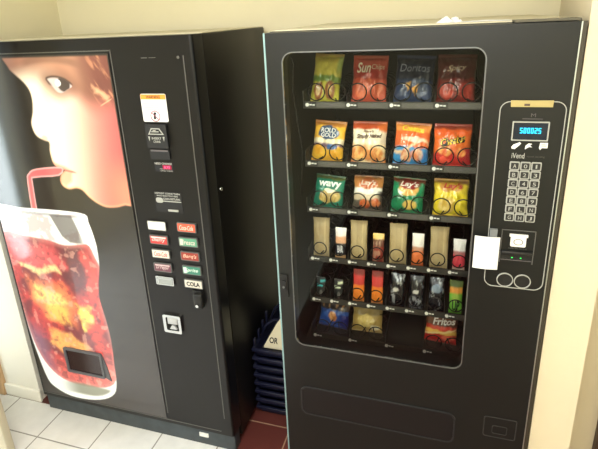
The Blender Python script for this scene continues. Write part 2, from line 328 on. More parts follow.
    # glass of cola
    dg = sdf(x, z, spl(GLASS, 3))-.006; g = np.tile(lin((226, 230, 228)), (len(x), 1))
    n1 = fbm(x*9, z*9, 21); n2 = fbm(x*30, z*30, 31, 3); n3 = fbm(x*5+3, z*7-2*x, 41)
    up_ = smooth(1.0, 1.04, z)
    g = blend(g, up_*smooth(.5, .62, fbm(x*22, z*22, 19))*.6, (190, 150, 150)); g = blend(g, up_*smooth(.010, .004, np.abs(z-1.165))*.7, (150, 150, 156))
    wedge = sdf(x, z, [(-1.12,1.17),(-.99,1.175),(-.94,1.03),(-1.03,1.03),(-1.07,1.06)]); g = blend(g, smooth(0, .01, wedge)*.85, (88, 84, 86))
    g = blend(g, smooth(-.98, -.93, x)*up_, (255, 255, 255))
    tip = smooth(.012, .004, np.abs(z-(1.182+.0*x)))*up_; g = blend(g, tip, (255, 255, 255))
    dl = sdf(x, z, spl(LIQ, 3))+.020*smooth(1.0, .9, z)*smooth(.2, .5, z)+.006; L = np.tile(lin((214, 72, 66)), (len(x), 1))
    wx = x+(fbm(x*11, z*11, 61)-.5)*.10; wz = z+(fbm(x*11+7, z*11, 62)-.5)*.10; tn = lambda c_: np.tile(lin(c_), (len(x), 1))
    L = tn((112, 26, 38)); L = blend(L, smooth(.45, .60, fbm(x*7, z*7, 71)), (184, 52, 50))
    def blob(L, P, c_, k=1., so=.03): return blend(L, smooth(-so, so, sdf(wx, wz, P))*k, c_)
    L = blob(L, [(-1.09, 1.03), (-.965, 1.03), (-.955, .90), (-.985, .78), (-1.06, .74), (-1.10, .85)], (84, 24, 38))
    L = blob(L, [(-.975, 1.0), (-.93, 1.0), (-.93, .70), (-.95, .62), (-.985, .75)], (226, 62, 50), .95, .015)
    L = blob(L, [(-1.39, 1.03), (-1.14, 1.02), (-1.09, .92), (-1.16, .87), (-1.34, .88)], (222, 84, 88), .9)
    L = blob(L, [(-1.36, .90), (-1.24, .875), (-1.13, .90), (-1.12, .865), (-1.26, .845), (-1.35, .87)], (252, 214, 150), .9, .012)
    L = blob(L, [(-1.33, .82), (-1.12, .80), (-1.06, .70), (-1.10, .60), (-1.24, .60), (-1.33, .70)], (240, 132, 80))
    L = blob(L, [(-1.30, .80), (-1.16, .76), (-1.10, .70), (-1.20, .66), (-1.29, .72)], (255, 206, 120), .9, .02)
    L = blob(L, [(-1.24, .70), (-1.12, .66), (-1.14, .58), (-1.24, .60)], (255, 196, 90), .8, .02)
    L = blob(L, [(-1.06, .70), (-1.0, .70), (-.99, .58), (-1.05, .56)], (252, 216, 84), .95, .015)
    L = blob(L, [(-1.03, .62), (-.94, .62), (-.94, .42), (-1.0, .40)], (214, 56, 46), .9)
    L = blob(L, [(-1.12, .56), (-1.0, .54), (-1.02, .46), (-1.14, .47)], (110, 26, 38), .8, .02)
    L = blob(L, [(-1.25, .54), (-1.10, .52), (-1.06, .45), (-1.2, .42), (-1.28, .47)], (250, 176, 92), .9, .02)
    L = blend(L, smooth(.45, .30, z+.05*np.sin(x*9))*.8, (214, 104, 96))
    L = blend(L, smooth(.60, .74, n2)*.35, (240, 180, 160)); L = blend(L, smooth(.55, .7, fbm(x*60, z*60, 33, 2))*.25, (120, 40, 44)); L = blend(L, smooth(.38, .26, n2)*.5, (96, 22, 32))
    L = blend(L, smooth(-1.26, -1.36, x+.1*(z-.5))*smooth(.62, .45, z)*.8, (120, 84, 112)); L = blend(L, smooth(.03, .0, dl)*.35, (236, 160, 150)); L = L*.94+lin((222, 186, 190))*.06
    g = blend(g, smooth(-.004, .006, dl), L)
    base = smooth(.245, .225, z+0.35*(x+1.12)**2)*smooth(.015, .03, dg); g = blend(g, base*smooth(.155, .175, z)*smooth(.5, .2, np.abs(x+1.05)*2)*.9, (120, 122, 104))
    img = blend(img, smooth(-.003, .003, dg), g)
    return img
px0, px1, pz0, pz1 = -1.405, -.668, .128, 1.850
nx, nz = 250, 560
gx, gz = np.meshgrid(np.linspace(px0, px1, nx), np.linspace(pz0, pz1, nz)); gx = gx.ravel(); gz = gz.ravel()
mb = MB(); mb.v = [(a, CY-.004, b) for a, b in zip(gx.tolist(), gz.tolist())]
mb.f = [(j*nx+i, j*nx+i+1, (j+1)*nx+i+1, (j+1)*nx+i) for j in range(nz-1) for i in range(nx-1)]
nb = len(mb.v)                                                    # back skin and rim give the panel its thickness
mb.v += [(px0, CY-.0002, pz0), (px1, CY-.0002, pz0), (px1, CY-.0002, pz1), (px0, CY-.0002, pz1)]
bot = list(range(nx)); rgt = [j*nx+nx-1 for j in range(nz)]; top_ = [(nz-1)*nx+i for i in range(nx)]; lft = [j*nx for j in range(nz)]
mb.f += [bot[::-1]+[nb, nb+1], rgt[::-1]+[nb+1, nb+2], top_+[nb+2, nb+3], lft+[nb+3, nb], (nb, nb+3, nb+2, nb+1)]
mb.mi = [0]*len(mb.f); mb.smooth = [False]*len(mb.f)
po = mb.build('illuminated_panel', M_poster, cola, label='lit panel picturing a child drinking iced cola')
col = paint_poster(gx, gz); set_print(po.data, np.vstack([col, np.tile(lin((40, 40, 40)), (4, 1))]))

# --- dispensing port
P_ = MB().ring(rrect(-1.204, -.980, .302, .448, .008), rrect(-1.192, -.992, .314, .436, .005), CY-.014, CY-.004).prism([(-.980, .304), (-.950, .290), (-.962, .37), (-.980, .444)], CY-.008, CY-.004)
port = P_.build('dispensing_port', mat('grey_port_plastic', (92, 94, 100), 0.45), cola)
MB().box(-1.193, -.991, CY-.008, CY-.0045, .313, .437).build('flap', mat('smoked_flap', (44, 26, 28), 0.2), port)

# --- selection column
FY = CY-.0015
wl = MB().prism(rrect(-.556, -.448, 1.593, 1.699, .006), FY, CY+.001, 0); wl.prism([(-.555, 1.678), (-.449, 1.678), (-.449, 1.697), (-.555, 1.697)], FY-.0004, FY, 1)
wl.text('WARNING', -.532, -.472, 1.682, 1.693, FY-.0008, 2, bold=.02)
for k, (a, b) in enumerate(((-.54, -.464), (-.548, -.456), (-.525, -.478), (-.546, -.460), (-.535, -.470))):
    wl.box(a, b, FY-.0006, FY, 1.668-.0075*k, 1.6705-.0075*k, 3)
wl.ring([(-.502+.021*math.cos(t/12*math.pi), 1.615+.021*math.sin(t/12*math.pi)) for t in range(24)], [(-.502+.018*math.cos(t/12*math.pi), 1.615+.018*math.sin(t/12*math.pi)) for t in range(24)], FY-.0006, FY, 4)
wl.prism([(-.510, 1.603), (-.500, 1.603), (-.500, 1.620), (-.496, 1.627), (-.503, 1.631), (-.509, 1.624)], FY-.0006, FY, 2)
wl.prism([(-.517, 1.628), (-.515, 1.630), (-.487, 1.602), (-.489, 1.600)], FY-.0007, FY, 4)
wl.build('warning_label', [M_paper, M_orange, M_black, mat('pink_grey_ink', (200, 150, 155), .7), mat('maroon_ink', (150, 70, 84), .7)], cola, label='white warning sticker with orange heading')
def line_marks(mb_, spec, mi=0):
    for a, b, z, h in spec: mb_.box(a, b, FY-.0004, FY+.0006, z, z+h, mi)
cs = MB().prism(rrect(-.549, -.457, 1.492, 1.585, .006), CY-.012, CY+.001, 0)
cs.ring([(-.537, 1.546), (-.522, 1.571), (-.486, 1.571), (-.469, 1.546)], [(-.531, 1.5495), (-.519, 1.567), (-.489, 1.567), (-.476, 1.5495)], CY-.0135, CY-.0115, 1)
cs.box(-.520, -.490, CY-.016, CY-.012, 1.556, 1.559, 1).box(-.515, -.503, CY-.0135, CY-.012, 1.560, 1.564, 1)
cs.text('INSERT', -.524, -.482, 1.527, 1.536, CY-.0128, 1, bold=.02).text('COINS', -.518, -.488, 1.514, 1.523, CY-.0128, 1, bold=.02)
for q in (-.535, -.472): cs.prism([(q-.004, 1.538), (q+.004, 1.538), (q, 1.520)], CY-.013, CY-.011, 1)
cs.build('coin_slot', [M_dark, M_line], cola)
br_ = MB().prism(rrect(-.545, -.460, 1.446, 1.486, .004), CY-.006, CY+.001, 0).box(-.54, -.465, CY-.008, CY-.006, 1.478, 1.484, 1); br_.build('bill_slot', [M_dark, M_ink], cola)
rt_ = MB(); rt_.prism(rrect(-.535, -.455, 1.395, 1.432, .002), FY, CY+.001, 0)
rt_.text('NEED CHANGE', -.534, -.458, 1.424, 1.432, FY-.0006, 1, bold=.03)
rt_.box(-.500, -.462, FY-.0006, FY, 1.405, 1.422, 2).text('0.75', -.494, -.468, 1.409, 1.418, FY-.001, 3, bold=.03)
rt_.text('MAKE FIRST', -.514, -.470, 1.404, 1.409, FY-.0006, 1).text('CORRECT CHANGE', -.514, -.458, 1.396, 1.402, FY-.0006, 1)
rt_.build('price_display', [M_black, M_line, mat('red_display_ground', (150, 12, 56), .3, emit=.3), mat('red_display_glow', (255, 90, 130), .3, emit=1.2)], cola)
il = MB().prism(rrect(-.557, -.434, 1.222, 1.309, .004), FY, CY+.001, 0)
il.text('DEPOSIT COINS THEN', -.553, -.440, 1.300, 1.307, FY-.0006, 1, bold=.03).text('MAKE SELECTION HERE', -.545, -.450, 1.290, 1.2965, FY-.0006, 1, bold=.02)
il.text('COIN RETURN', -.518, -.442, 1.276, 1.285, FY-.0006, 1, bold=.03).box(-.520, -.438, FY-.0006, FY, 1.268, 1.272, 1).prism(rrect(-.552, -.520, 1.262, 1.284, .009), FY-.0006, FY, 1)
il.box(-.50, -.455, FY-.004, FY, 1.228, 1.236, 1); il.build('instruction_label', [M_dark, M_line], cola)
B = [('', (244, 244, 244), (244, 244, 244)), ('cherry', (196, 60, 58), (230, 222, 216)), ('Coca-Cola', (232, 222, 208), (196, 44, 40)), ('Dr Pepper', (104, 60, 74), (214, 190, 190)), ('', (150, 156, 156), (150, 156, 156)),
     ('Coca-Cola', (222, 92, 66), (250, 220, 206)), ('Fresca', (96, 158, 128), (222, 206, 196)), ('Barq\'s', (150, 56, 46), (240, 196, 170)), ('Sprite', (58, 128, 108), (220, 236, 224)), ('COLA', (214, 208, 196), (24, 22, 24))]
for k, (t, bgc, fgc) in enumerate(B):
    x0 = -.606 if k < 5 else -.469; z1 = (1.181 if k < 5 else 1.184)-.0645*(k % 5)
    b_ = MB().prism(rrect(x0, x0+.086, z1-.041, z1, .005), CY-.008, CY+.001, 0).prism(rrect(x0+.004, x0+.082, z1-.037, z1-.004, .003), CY-.0092, CY-.008, 1)
    if t: b_.text(t, x0+.012, x0+.074, z1-.031, z1-.010, CY-.0098, 2, bold=.04 if t in ('COLA',) else .01, shear=.0 if t == 'COLA' else .3)
    if k in (1, 3): b_.box(x0+.008, x0+.078, CY-.0096, CY-.0092, z1-.012, z1-.006, 2)
    if k in (6, 8): b_.box(x0+.006, x0+.020, CY-.0096, CY-.0092, z1-.034, z1-.008, 2)
    if k == 4: b_.box(x0+.010, x0+.014, CY-.0096, CY-.0092, z1-.032, z1-.010, 0).box(x0+.010, x0+.076, CY-.0096, CY-.0092, z1-.011, z1-.008, 0)
    b_.build('selection_button', [M_chrome if k in (0, 4) else M_gasket, mat('button_ground', bgc, .4), mat('button_print', fgc, .4)], cola,
             label=('blank white button' if k == 0 else 'blank grey button' if k == 4 else 'selection button reading '+['', 'cherry', 'cola on white', 'pepper soda', '', 'cola on orange-red', 'on pale green', 'on dark red', 'on deep green', 'cola in heavy black letters'][k]))
lk = MB().prism(rrect(-.440, -.388, .792, .876, .01), CY-.010, CY+.001, 0).box(-.425, -.385, CY-.028, CY-.010, .800, .868, 0, bev=.006)
lk.cyl(-.408, CY-.032, .815, .007, CY-.02, 1).build('door_lock', [M_dark, M_chrome], cola)
cr = MB().ring(rrect(-.597, -.510, .645, .735, .008), rrect(-.583, -.522, .658, .724, .006), CY-.014, CY+.001, 0)
cr.box(-.583, -.522, CY-.001, CY+.001, .658, .724, 1); cr.box(-.577, -.528, CY-.012, CY-.004, .688, .720, 2, bev=.003)
cr.prism([(-.570, .662), (-.535, .662), (-.545, .680), (-.560, .680)], CY-.010, CY-.002, 2).build('coin_return', [M_chrome, M_dark, mat('grey_return_flap', (190, 192, 194), .35, metal=.4)], cola)
MB().cyl(-.377, CY-.003, 1.829, .005, CY+.001).build('screw', M_gasket, cola)
MB().box(-.530, -.505, CY-.001, CY+.001, 1.828, 1.831).box(-.498, -.470, CY-.001, CY+.001, 1.8285, 1.8305).build('printed_mark', M_gasket, cola)
mb = MB(); mb.tube([(CX1-.002, .245, 1.295), (CX1+.006, .245, 1.295)], .008, 14); mb.build('side_lock', M_chrome, cola)

# ================================================================== SNACK MACHINE
W, D = 0.868, 0.90
snack = thing('snack_vending_machine', 'dark charcoal snack vending machine with a tall window of spiral trays and a keypad', 'vending machine', (W/2, D/2, 0))
IX0, IX1, IZ0, IZ1 = .028, .672, .66, 1.865
cab = MB().box(0, IX0, .062, D, .04, H, 0).box(IX1, W, .062, D, .04, H, 0).box(IX0, IX1, .062, D, IZ1, H, 0).box(IX0, IX1, .062, D, .04, IZ0, 0).box(IX0, IX1, D-.03, D, IZ0, IZ1, 1)
cab.box(IX0, IX0+.003, .062, D-.03, IZ0, IZ1, 1).box(IX1-.003, IX1, .062, D-.03, IZ0, IZ1, 1).box(IX0+.003, IX1-.003, .062, D-.03, IZ1-.003, IZ1, 1).box(IX0+.003, IX1-.003, .062, D-.03, IZ0, IZ0+.003, 1)
cab.build('cabinet', [M_charc, M_int], snack)
tp = MB().box(.01, W-.01, .07, D-.01, H+.0002, H+.004, 0); tp.build('top_cover', M_dust, snack)
MB().box(.70, W-.012, .012, .075, H+.0003, H+.006).build('top_channel', M_topd, snack)
# door: ring round the rounded window opening
def ring_rect(outer, inner, n=6):
    return outer, inner
gx0, gx1, gz0, gz1 = .056, .638, .792, 1.846
inner = rrect(gx0, gx1, gz0, gz1, .034, 8)
def outer_for(inner, x0, x1, z0, z1):
    cx, cz = (gx0+gx1)/2, (gz0+gz1)/2; n = len(inner)//4; out = []
    cor = [(x1, z1), (x0, z1), (x0, z0), (x1, z0)]
    for q in range(4):
        ins = inner[q*n:(q+1)*n]
        for k, p in enumerate(ins):
            t = k/(n-1); ax, az = cor[q]
            if q in (0, 2): a = (ax, p[1]) if t < .5 else (p[0], az)
            else: a = (p[0], az) if t < .5 else (ax, p[1])
            if abs(t-.5) < 1e-6: a = (ax, az)
            out.append(a)
    return out
dm = MB().ring(outer_for(inner, .006, W-.012, .08, H-.002), inner, 0, .055)
door = dm.build('door', M_charc, snack)
gk = MB().ring(rrect(gx0-.001, gx1+.001, gz0-.001, gz1+.001, .035, 8), rrect(gx0+.0025, gx1-.0025, gz0+.0025, gz1-.0025, .0315, 8), -.0015, .002)
gk.build('window_gasket', M_gasket, door)
MB().prism(rrect(gx0+.002, gx1-.002, gz0+.002, gz1-.002, .032, 8), .002, .007).build('glass_pane', M_glass, door)
MB().box(.0, .0055, -.001, .058, .08, H-.002).build('door_edge_trim', mat('teal_grey_edge_trim', (150, 186, 190), .3, metal=.5), door)
MB().box(W-.0145, W-.0115, -.002, .058, .08, H-.002).build('door_edge_trim', M_trim, door)
MB().box(W-.0105, W, .004, .058, .08, H-.002).build('hinge_flange', mat('grey_flange', (70, 66, 56), .4, metal=.3), door)
for q in (.06, D-.08): MB().box(.02, W-.02, q, q+.045, 0, .04).build('foot_rail', M_dark, snack)
lk = MB().prism(rrect(.010, .038, .988, 1.082, .004), -.006, .0, 0).prism(rrect(.016, .032, 1.02, 1.06, .003), -.010, -.006, 1).cyl(.024, -.013, 1.035, .004, -.009, 2)
lk.build('door_lock', [M_dark, M_black, M_gasket], snack)
# delivery flap
sl = MB().ring(rrect(.066, .632, .470, .604, .028, 8), rrect(.071, .627, .475, .599, .024, 8), -.004, .002, 0)
slot = sl.build('delivery_slot', mat('slot_rim', (40, 42, 44), .35), snack)
MB().prism(rrect(.072, .626, .476, .598, .024, 8), -.0025, .001).build('flap', mat('flap_plastic', (15, 16, 17), .42), slot)
pn = MB().ring(rrect(.724, .828, .533, .620, .008), rrect(.727, .825, .536, .617, .006), -.0015, .001, 0).ring(rrect(.752, .800, .550, .585, .006), rrect(.754, .798, .552, .583, .005), -.0015, .001, 0)
pn.build('service_plate', mat('embossed_line', (52, 52, 52), .4), snack)

# --- control panel
cpm = MB().ring(rrect(.682, .847, 1.126, 1.701, .026, 8), rrect(.6842, .8448, 1.1282, 1.6988, .024, 8), -.002, .001, 0)
cp = cpm.build('control_panel', M_line, snack)
ds = MB().ring(rrect(.718, .810, 1.592, 1.646, .002), rrect(.721, .807, 1.595, 1.643, .001), -.006, .001, 0).box(.7205, .8075, -.0035, .001, 1.5945, 1.6435, 1)
SEG = {'0': 'abcdef', '2': 'abged', '5': 'afgcd'}
def seg(mb_, ch, x, z, w_, h, mi):
    t = .0022; q = {'a': (x, x+w_, z+h-t, z+h), 'g': (x, x+w_, z+h/2-t/2, z+h/2+t/2), 'd': (x, x+w_, z, z+t), 'f': (x, x+t, z+h/2, z+h), 'b': (x+w_-t, x+w_, z+h/2, z+h), 'e': (x, x+t, z, z+h/2), 'c': (x+w_-t, x+w_, z, z+h/2)}
    for s_ in SEG[ch]: a = q[s_]; mb_.box(a[0], a[1], -.0045, -.0035, a[2], a[3], mi)
for k, ch in enumerate('500025'): seg(ds, ch, .738+.0092*k, 1.613, .0068, .0155, 2)
ds.build('display', [M_line, M_disp, M_cyan], cp)
MB().prism([(.709, 1.686), (.812, 1.686), (.813, 1.704), (.760, 1.7035), (.708, 1.704)], -.0045, -.0031).box(.742, .756, -.005, -.0045, 1.689, 1.695, 1).build('tape_strip', [M_tape, M_brown], cp, label='yellowed tape strip')
mk_ = MB().box(.742, .792, -.0012, .0005, 1.652, 1.6535, 0); mk_.text('M', .762, .774, 1.658, 1.668, -.001, 0); mk_.build('maker_mark', M_ink, cp)
ic = MB()
ic.prism([(.722, 1.568), (.730, 1.567), (.742, 1.579), (.745, 1.584), (.741, 1.587), (.733, 1.583), (.726, 1.580), (.721, 1.573)], -.0018, .0005)
ic.prism([(.756, 1.567), (.766, 1.574), (.774, 1.573), (.768, 1.578), (.773, 1.583), (.764, 1.584), (.757, 1.577)], -.0018, .0005)
ic.prism([(.791, 1.572), (.794, 1.566), (.798, 1.572), (.812, 1.572), (.812, 1.587), (.793, 1.587)], -.0018, .0005)
ic.box(.796, .808, -.0022, -.0018, 1.577, 1.5785, 1).box(.796, .806, -.0022, -.0018, 1.581, 1.5825, 1)
ic.build('instruction_icons', [M_white, M_ink], cp)
MB().text('iVend', .724, .757, 1.540, 1.556, -.0015, 0, bold=.01).text('touch vending', .763, .808, 1.543, 1.549, -.0015, 1).build('lettering', [M_line, M_strip], cp)
KEYS = ['A01', 'B23', 'C45', 'D67', 'E89', 'FLN', 'GHJ']
M_key = mat('key_cap', (36, 37, 38), .4)
for r in range(7):
    for c_ in range(3):
        x0 = .7215+.0278*c_; z0 = 1.5065-.0262*r
        k_ = MB().prism(rrect(x0, x0+.0258, z0, z0+.0242, .003, 3), -.004, .001, 0).prism(rrect(x0+.003, x0+.0228, z0+.003, z0+.0212, .002, 3), -.0048, -.004, 1)
        ch = KEYS[r][c_]; wd = .004 if ch == '1' else .009
        k_.text(ch, x0+.0129-wd/2, x0+.0129+wd/2, z0+.0065, z0+.0178, -.0053, 0, bold=.01)
        k_.build('key', [M_line, M_key], cp, label='key marked '+ch)
bl = MB().box(.719, .7215, -.002, .001, 1.212, 1.3205, 0).box(.8095, .812, -.002, .001, 1.212, 1.3205, 0).box(.719, .812, -.002, .001, 1.318, 1.3205, 0)
bl.prism(rrect(.745, .787, 1.268, 1.307, .004), -.005, .001, 1).box(.741, .791, -.006, -.001, 1.300, 1.308, 1).ring([(.766+.013*math.cos(t/8*math.pi), 1.284+.010*math.sin(t/8*math.pi)) for t in range(16)], [(.766+.011*math.cos(t/8*math.pi), 1.284+.0085*math.sin(t/8*math.pi)) for t in range(16)], -.0055, -.005, 3)
bl.text('INSERT BILL FACE UP', .742, .792, 1.2585, 1.2635, -.001, 0).box(.7225, .8085, -.012, .001, 1.243, 1.254, 2, bev=.003).box(.7225, .8085, -.0012, .001, 1.221, 1.239, 2)
bl.box(.752, .756, -.002, -.001, 1.2285, 1.2315, 4).box(.776, .780, -.002, -.001, 1.2285, 1.2315, 4).box(.7225, .8085, -.0016, .001, 1.2205, 1.2225, 3)
bl.build('bill_acceptor', [M_gasket, M_white, M_dark, M_ink, M_green], cp)
for cx_ in (.741, .790):
    mb = MB().ring([(cx_+.0235*math.cos(t/16*math.pi), 1.1525+.0235*math.sin(t/16*math.pi)) for t in range(32)], [(cx_+.0210*math.cos(t/16*math.pi), 1.1525+.0210*math.sin(t/16*math.pi)) for t in range(32)], -.004, .001, 0)
    mb.cyl(cx_, -.001, 1.1525, .021, .001, 1, 32); mb.build('round_button', [M_line, M_dark], cp)

# --- trays with spiral coils
TY = .14; PITCH_W = .1405; TX0, TX1 = .081, .665
def coil(mb_, cx, cz, r, hand, turns=6, pitch=.058, y0=TY+.008, ph=-90):
    n = int(turns*22); pts = []
    for i in range(n+1):
        t = i/22; a = math.radians(ph)+hand*2*math.pi*t
        y = y0 if t < 1 else y0+.055*min(1, (t-1)/.12)+pitch*(t-1)
        pts.append((cx+r*math.cos(a), y, cz+r*math.sin(a)))
    mb_.tube(pts, .0022, 5)
rowz = [1.662, 1.455, 1.280, 1.081, .904, .738]
for ri, zl in enumerate(rowz):
    wide = ri in (0, 1, 2, 5); n = 4 if wide else 8; pt = PITCH_W if wide else PITCH_W/2
    tm = MB().box(TX0, TX1, TY+.002, .70, zl-.013, zl-.010, 0).box(TX0, TX1, TY, TY+.003, zl-.013, zl+.011, 0).box(TX0-.003, TX0, TY, .70, zl-.013, zl+.045, 0).box(TX1, TX1+.003, TY, .70, zl-.013, zl+.045, 0)
    for c_ in range(1, n): tm.box(TX0+.004+pt*c_-.001, TX0+.004+pt*c_+.001, TY+.014, .70, zl-.010, zl+.030, 0)
    if ri == 5: tm.add([(TX0, TY, zl-.013), (TX1, TY, zl-.013), (TX1, .062, zl-.045), (TX0, .062, zl-.045)], [[0, 1, 2, 3]], 0)
    tray = tm.build('snack_tray', M_tray, snack)
    for c_ in range(n):
        x0 = TX0+.004+pt*c_
        if (ri, c_) == (5, 2): pass                     # the empty lane
        elif wide:
            for hnd, off in ((1, .038), (-1, .108)):
                mb = MB(); coil(mb, x0+off, zl+.041, .0285, hnd); mb.build('spiral_coil', M_wire, tray)
        else:
            mb = MB(); coil(mb, x0+.036, zl+.040, .024, 1); mb.build('spiral_coil', M_wire, tray)
        tg = MB().cyl(x0+.008, TY-.003, zl, .0062, TY, 0, 16)
        tg.box(x0+.0155, x0+.024, TY-.0015, TY, zl-.002, zl+.002, 0).box(x0+.026, x0+.034, TY-.0015, TY, zl-.0028, zl+.0012, 0)
        tg.build('price_tag', M_white, tray)
        if ri < 3: MB().box(x0+.040, x0+pt-.004, TY-.002, TY, zl-.0095, zl+.008, 0).box(x0+.085, x0+.098, TY-.003, TY-.002, zl-.003, zl+.003, 1).build('price_strip', [M_strip, M_ink], tray)
mb = MB(); mb.tube([(.046, .10, 1.84), (.060, .11, 1.80), (.050, .12, 1.72), (.062, .12, 1.60), (.074, .13, 1.50), (.066, .13, 1.42), (.060, .13, 1.33)], .0022, 6); mb.build('hanging_cable', M_dark, snack)
MB().box(.20, .50, .09, .115, 1.845, 1.862, 0).build('interior_lamp', mat('unlit_lamp_tube', (150, 150, 140), .5), snack)

# ================================================================== SNACK BAGS
def bag_surface(w_, h, t, seed, kind):
    def half(u, v):
        u = np.clip(u, -1, 1); v = np.clip(v, 0, 1); s_ = .075 if kind == 'bag' else .06
        vv = np.clip((v-s_)/(1-2*s_), 0, 1)
        body = (np.clip(1-np.abs(u)**2.6, 0, 1)**.6)*(np.clip(np.sin(np.pi*vv), 0, 1)**.55)
        wr = (fbm(u*3+seed, v*4+seed, seed)-.5)*.85*body+(fbm(u*9+seed, v*2.2, seed+7)-.5)*.5*np.clip(1-body, 0, 1)*(vv > 0)*(vv < 1)*.5
        return t/2*(np.clip(body+wr, 0, 2))+.0006
    def width(v):
        return w_/2*(1-.05*np.sin(np.pi*np.clip(v, 0, 1))+.012*np.sin(v*17+seed))
    return half, width
def make_bag(name, label, cat, loc, w_, h, t, paint, group, lean=.16, yaw=0., roll=0., texts=(), seed=1, kind='bag', mat_=None, nu=34, nv=46):
    half, width = bag_surface(w_, h, t, seed, kind)
    us = np.linspace(-1, 1, nu); vs = np.linspace(0, 1, nv); U, V = np.meshgrid(us, vs); u = U.ravel(); v = V.ravel()
    X = u*width(v); th = half(u, v); Zc = v*h
    zig = ((np.arange(nu) % 2)*.0016); Zc = Zc.copy(); Zc[:nu] -= 0; Zc[-nu:] -= zig
    pw = .12 if kind == 'bag' else .05; col_f = np.clip(paint(u+(fbm(u*4+seed, v*6, seed+3)-.5)*pw*2, v+(fbm(u*4, v*6+seed, seed+5)-.5)*pw*.8), 0, 1)
    F = list(zip(X.tolist(), (-th).tolist(), Zc.tolist())); Bk = list(zip(X.tolist(), (th).tolist(), Zc.tolist()))
    mb_ = MB(); idx = lambda j, i: j*nu+i; n = nu*nv
    f1 = [(idx(j, i), idx(j, i+1), idx(j+1, i+1), idx(j+1, i)) for j in range(nv-1) for i in range(nu-1)]
    f2 = [tuple(n+q for q in f[::-1]) for f in f1]
    rim = [(idx(0, i), n+idx(0, i), n+idx(0, i+1), idx(0, i+1)) for i in range(nu-1)]+[(idx(nv-1, i), idx(nv-1, i+1), n+idx(nv-1, i+1), n+idx(nv-1, i)) for i in range(nu-1)]
    rim += [(idx(j, 0), idx(j+1, 0), n+idx(j+1, 0), n+idx(j, 0)) for j in range(nv-1)]+[(idx(j, nu-1), n+idx(j, nu-1), n+idx(j+1, nu-1), idx(j+1, nu-1)) for j in range(nv-1)]
    mb_.add(F+Bk, f1+f2+rim, 0, True)
    o = mb_.build(name, mat_ or M_print, None, label=label, category=cat, group=group)
    set_print(o.data, np.vstack([col_f, col_f[:, :]*.9]))
    o.location = loc; o.rotation_euler = Euler((-lean, roll, yaw))
    for (s_, a0, a1, b0, b1, colr, bold, shear, arch, slope) in texts:
        def warp(x, z):
            uu = x/(w_/2); vv = z/h+arch*(uu*uu)*-1+slope*uu; wv = float(width(np.array([vv]))[0])
            yy = float(half(np.array([x/wv]), np.array([vv]))[0]); return (x, -yy-.0022, vv*h)
        tm = MB().text(s_, a0*w_/2, a1*w_/2, b0*h, b1*h, 0, bold=bold, shear=shear, warp=warp)
        tm.build('printed_lettering', mat('lettering_ink', colr, .4), o)
    return o
def band(u, v, *stops):      # vertical stops (v, colour)
    img = np.tile(lin(stops[0][1]), (len(u), 1))
    for (v0, c0) in stops[1:]: img = blend(img, smooth(v0-.025, v0+.025, v), c0)
    return img
def ell(u, v, cu, cv, ru, rv, soft=.15): return smooth(1+soft, 1-soft, np.hypot((u-cu)/ru, (v-cv)/rv))
def seal(img, v, c, k=.8): return blend(blend(img, smooth(.93, .955, v)*k, c), smooth(.06, .035, v)*k, c)
def chips(img, u, v, spots, c, c2=None):
    for (a, b, r1, r2) in spots: img = blend(img, ell(u, v, a, b, r1, r2), c if not c2 else blend(np.tile(lin(c), (len(u), 1)), smooth(.4, .6, fbm(u*8, v*8, 2)), c2))
    return img
def p_funyuns(u, v):
    i = band(u, v, (0, (196, 190, 70)), (.42, (110, 140, 60)), (.55, (200, 186, 80)), (.80, (190, 170, 70)))
    i = chips(i, u, v, ((-.45, .25, .33, .16), (.4, .27, .38, .17)), (150, 92, 60)); i = chips(i, u, v, ((-.45, .25, .17, .08), (.4, .27, .2, .09)), (196, 160, 90))
    return seal(blend(i, smooth(.6, .9, u)*smooth(.5, .7, v)*.7, (120, 150, 90)), v, (150, 120, 70))
def p_sun(u, v):
    i = band(u, v, (0, (196, 84, 62)), (.5, (150, 50, 42)), (.75, (166, 70, 52))); i = chips(i, u, v, ((-.4, .28, .34, .16), (.42, .27, .36, .17), (0, .42, .2, .1)), (222, 120, 86), (196, 84, 56)); return seal(i, v, (150, 74, 56))
def p_dor(u, v):
    i = band(u, v, (0, (44, 60, 92)), (.5, (24, 30, 48)), (.8, (22, 26, 38))); i = blend(i, smooth(.0, .04, sdf(u, v, [(-.5, .44), (-.1, .46), (-.25, .22)])), (232, 176, 84)); i = blend(i, smooth(0, .04, sdf(u, v, [(-.1, .3), (.35, .42), (.2, .16)])), (226, 160, 60)); return seal(i, v, (44, 52, 78))
def p_nacho(u, v):
    i = band(u, v, (0, (120, 38, 34)), (.5, (78, 30, 27)), (.82, (72, 32, 28))); i = chips(i, u, v, ((-.5, .28, .36, .16), (.5, .26, .35, .16)), (190, 74, 60), (150, 40, 34)); return seal(i, v, (84, 40, 34))
def p_rold(u, v):
    i = band(u, v, (0, (240, 186, 60)), (.36, (120, 92, 110)), (.44, (250, 236, 200)), (.56, (244, 190, 62)), (.86, (196, 130, 56)))
    i = blend(i, smooth(.95, .1, np.abs(u))*0, (0, 0, 0)); i = blend(i, ell(u, v, .0, .70, .66, .17, .06), (60, 84, 116)); i = blend(i, ell(u, v, .35, .36, .34, .07), (58, 98, 152)); i = chips(i, u, v, ((.5, .18, .4, .1), (-.55, .30, .25, .12)), (236, 170, 50)); return seal(i, v, (190, 126, 64))
